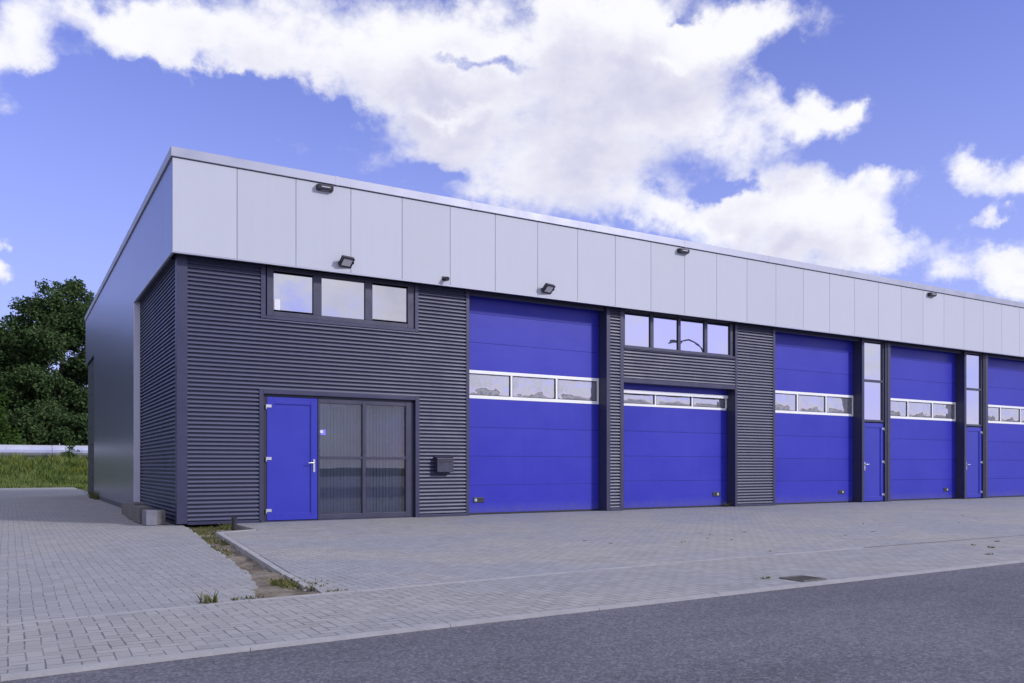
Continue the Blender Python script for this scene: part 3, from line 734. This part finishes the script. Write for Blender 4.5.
# street lamp over the road side opposite (seen mirrored in the upper panes)
SL=empty('street_lamp',(39.2,-27.2,-.01)); tag(SL,'tall grey street lamp with curved arm across the road','street lamp')
MB().tube([(0,0,0),(0,0,5),(0,0,8.9),(-.12,0,9.35),(-.5,0,9.68),(-1.2,0,9.8),(-2.1,0,9.66)],[.13,.10,.075,.07,.065,.06,.055],12).obj('pole',M_post,SL)
MB().box(-2.95,-2.05,-.16,.16,9.52,9.70).obj('lamp_head',M_post,SL,.03)

# ------------------------------------------------------------------ SKY
W=bpy.data.worlds.new('World'); S.world=W; W.use_nodes=True; t=NT(W.node_tree); t.n.clear()
SUN_EL=28.; SUN_AZ=(.62,-.785)
wo=t.new('ShaderNodeOutputWorld'); bg=t.new('ShaderNodeBackground')
sky=t.new('ShaderNodeTexSky',sky_type='NISHITA'); sky.sun_disc=False; sky.sun_elevation=R(SUN_EL); sky.sun_rotation=math.atan2(SUN_AZ[0],SUN_AZ[1])
sky.air_density=1.0; sky.dust_density=.6; sky.ozone_density=2.5
gen=t.vm('NORMALIZE',t.new('ShaderNodeTexCoord').outputs['Generated'])
CL=[(0.6, 23.4, 2.6, 1.8, 1), (5.4, 25.2, 4.9, 1.3, 0.9), (5.4, 23.5, 2.8, 0.9, 0.45), (11.5, 25.7, 4.9, 1.5, 0.85), (13.6, 24.3, 3.8, 0.9, 0.6), (18.7, 27.2, 7.3, 2.5, 1), (16.8, 24.3, 3.9, 1.0, 0.35), (24.7, 25.7, 5.4, 2.7, 1), (26.7, 22.4, 5.8, 2.3, 1), (23.0, 23.7, 3.3, 1.6, 0.8), (30.1, 19.8, 4.1, 1.7, 0.9), (34.2, 23.5, 8.0, 3.9, 1.2), (39.6, 25.6, 5.8, 3.7, 1.2), (35.9, 27.9, 3.7, 2.3, 1), (43.5, 22.5, 4.5, 3.1, 1), (47.3, 26.9, 3.7, 1.2, 1), (42.9, 26.4, 3.2, 1.6, 0.7), (49.2, 21.4, 3.3, 1.4, 0.9), (52.1, 21.5, 1.3, 0.8, 0.7), (34.2, 18.8, 6.0, 2.1, 0.9), (39.6, 17.1, 3.9, 1.2, 0.7), (42.9, 15.7, 3.2, 1.1, 0.8), (47.3, 17.2, 2.6, 1.8, 1.1), (51.0, 15.7, 5.0, 2.0, 1.1), (56.2, 13.8, 2.6, 1.2, 1.1), (48.6, 13.8, 4.8, 1.5, 1), (54.8, 17.3, 1.6, 0.7, 0.7), (60.3, 16.8, 3.3, 1.2, 1.2), (60.5, 11.9, 2.8, 1.1, 1.2), (62.0, 10.5, 2.0, 0.8, 0.7), (60.5, 14.6, 1.1, 0.6, 1.0), (-0.4, 11.8, 0.9, 1.0, 1), (64.0, 16.5, 2.3, 1.3, 1), (-3.3, 21.8, 2.9, 1.9, 1), (27.9, 25.7, 3.5, 0.5, -0.62), (42.9, 28.0, 1.5, 0.5, -0.5), (6.5, 23.5, 3.5, 0.6, -0.35), (13.6, 23.6, 3.2, 0.6, -0.35), (45.3, 17.7, 2.2, 0.8, -0.85), (40.9, 17.4, 1.3, 0.5, -0.3), (2.6, 21.4, 3.3, 0.6, -0.4), (8.8, 22.0, 4.2, 0.8, -0.45), (18.7, 22.4, 2.6, 0.8, -0.45), (54.5, 19.1, 3.4, 0.6, -0.5), (48.9, 23.9, 1.3, 1.6, -0.45), (26.7, 18.9, 2.7, 0.6, -0.45), (57.3, 15.6, 1.1, 1.4, -0.4)]
def density(vec,detail,warp):
    x,y,z=t.sep(vec)
    az=t.m('MULTIPLY',t.m('ARCTAN2',x,y),57.2958); el=t.m('MULTIPLY',t.m('ARCSINE',z),57.2958)
    wx,wy,wz=t.sep(warp)
    azw=t.m('ADD',az,wx); elw=t.m('ADD',el,wy)
    tot=None; neg=None
    for A,E,ra,re,amp in CL:
        da=t.m('DIVIDE',t.m('SUBTRACT',azw,A),ra); de=t.m('DIVIDE',t.m('SUBTRACT',elw,E),re)
        q=t.m('ADD',t.m('MULTIPLY',da,da),t.m('MULTIPLY',de,de))
        g_=t.m('MULTIPLY',t.m('EXPONENT',t.m('MULTIPLY',q,-1.15)),amp)
        if amp<0: neg=g_ if neg is None else t.m('ADD',neg,g_)
        else: tot=g_ if tot is None else t.m('ADD',tot,g_)
    tot=t.m('ADD',t.m('SUBTRACT',1.,t.m('EXPONENT',t.m('MULTIPLY',tot,-1.5))),neg)
    p=t.vm('MULTIPLY',vec,(1.,1.,1.5))
    n=t.noise(p,8.5,detail,.6,.1)
    n2=t.noise(t.vm('ADD',p,(3.1,1.7,.4)),2.4,5,.55)
    # broken cumulus over the rest of the sky
    cosv=t.vm('DOT_PRODUCT',vec,(.5136,.858,0.))
    outm=t.rng(cosv,.35,.6,1.,0.,True)
    high=t.rng(el,32.,40.,0.,1.,True)
    outm=t.m('MAXIMUM',outm,high)
    gen_=t.m('MULTIPLY',t.rng(n2,.33,.54,0.0,.78,True),outm)
    cov=t.m('MAXIMUM',tot,gen_)
    return t.m('ADD',cov,t.m('MULTIPLY',t.m('SUBTRACT',n,.5),1.75)),el,n
wn=t.new('ShaderNodeTexNoise'); wn.inputs['Scale'].default_value=15.; wn.inputs['Detail'].default_value=6.; wn.inputs['Roughness'].default_value=.6; t.put(wn.inputs['Vector'],gen)
warp=t.vm('MULTIPLY',t.vm('SUBTRACT',wn.outputs['Color'],(.5,.5,.5)),(8.,5.,0.))
d1,el,n1=density(gen,10,warp)
d2,_,_=density(t.vm('NORMALIZE',t.vm('ADD',gen,(.02,-.01,.06))),4,warp)
alpha=t.rng(d1,.26,.84,0.,1.,True)
shade=t.rng(t.m('ADD',t.m('MULTIPLY',d2,.6),t.m('MULTIPLY',d1,.4)),.45,1.35,0.,1.,True)
skyc=t.vm('MULTIPLY',sky.outputs[0],(.116,.104,.205))
cc=t.mix(t.m('MULTIPLY',shade,1.),(1.0,1.0,1.04),(.58,.58,.78))
# pale veil toward the horizon
veil=t.rng(el,0.,32.,.66,.12,True)
base=t.mix(veil,skyc,(.50,.57,.98))
fin=t.mix(t.m('MULTIPLY',alpha,.97),base,cc)
t.put(bg.inputs[0],fin); bg.inputs[1].default_value=1.0; t.l.new(bg.outputs[0],wo.inputs[0])
W.cycles.sampling_method='MANUAL'; W.cycles.sample_map_resolution=1024

# ------------------------------------------------------------------ SUN + CAMERA
sl=bpy.data.lights.new('sun','SUN'); sl.energy=2.4; sl.angle=R(6); sl.color=(1.,.975,.99)
so=bpy.data.objects.new('sun',sl); COL.objects.link(so)
d=Vector((SUN_AZ[0]*math.cos(R(SUN_EL)),SUN_AZ[1]*math.cos(R(SUN_EL)),math.sin(R(SUN_EL)))); so.rotation_euler=d.to_track_quat('Z','Y').to_euler()
cam=bpy.data.cameras.new('camera'); co=bpy.data.objects.new('camera',cam); COL.objects.link(co); S.camera=co
co.location=(-2.483,-15.81,1.05); co.rotation_euler=(R(90),0,-math.atan2(.5136,.858))
cam.sensor_width=36; cam.lens=36*841/1024; cam.shift_y=125.5/1024; cam.clip_end=3000; cam.clip_start=.05
S.view_settings.view_transform='Standard'; S.view_settings.look='None'; S.view_settings.exposure=0; S.view_settings.gamma=1
S.render.engine='CYCLES'
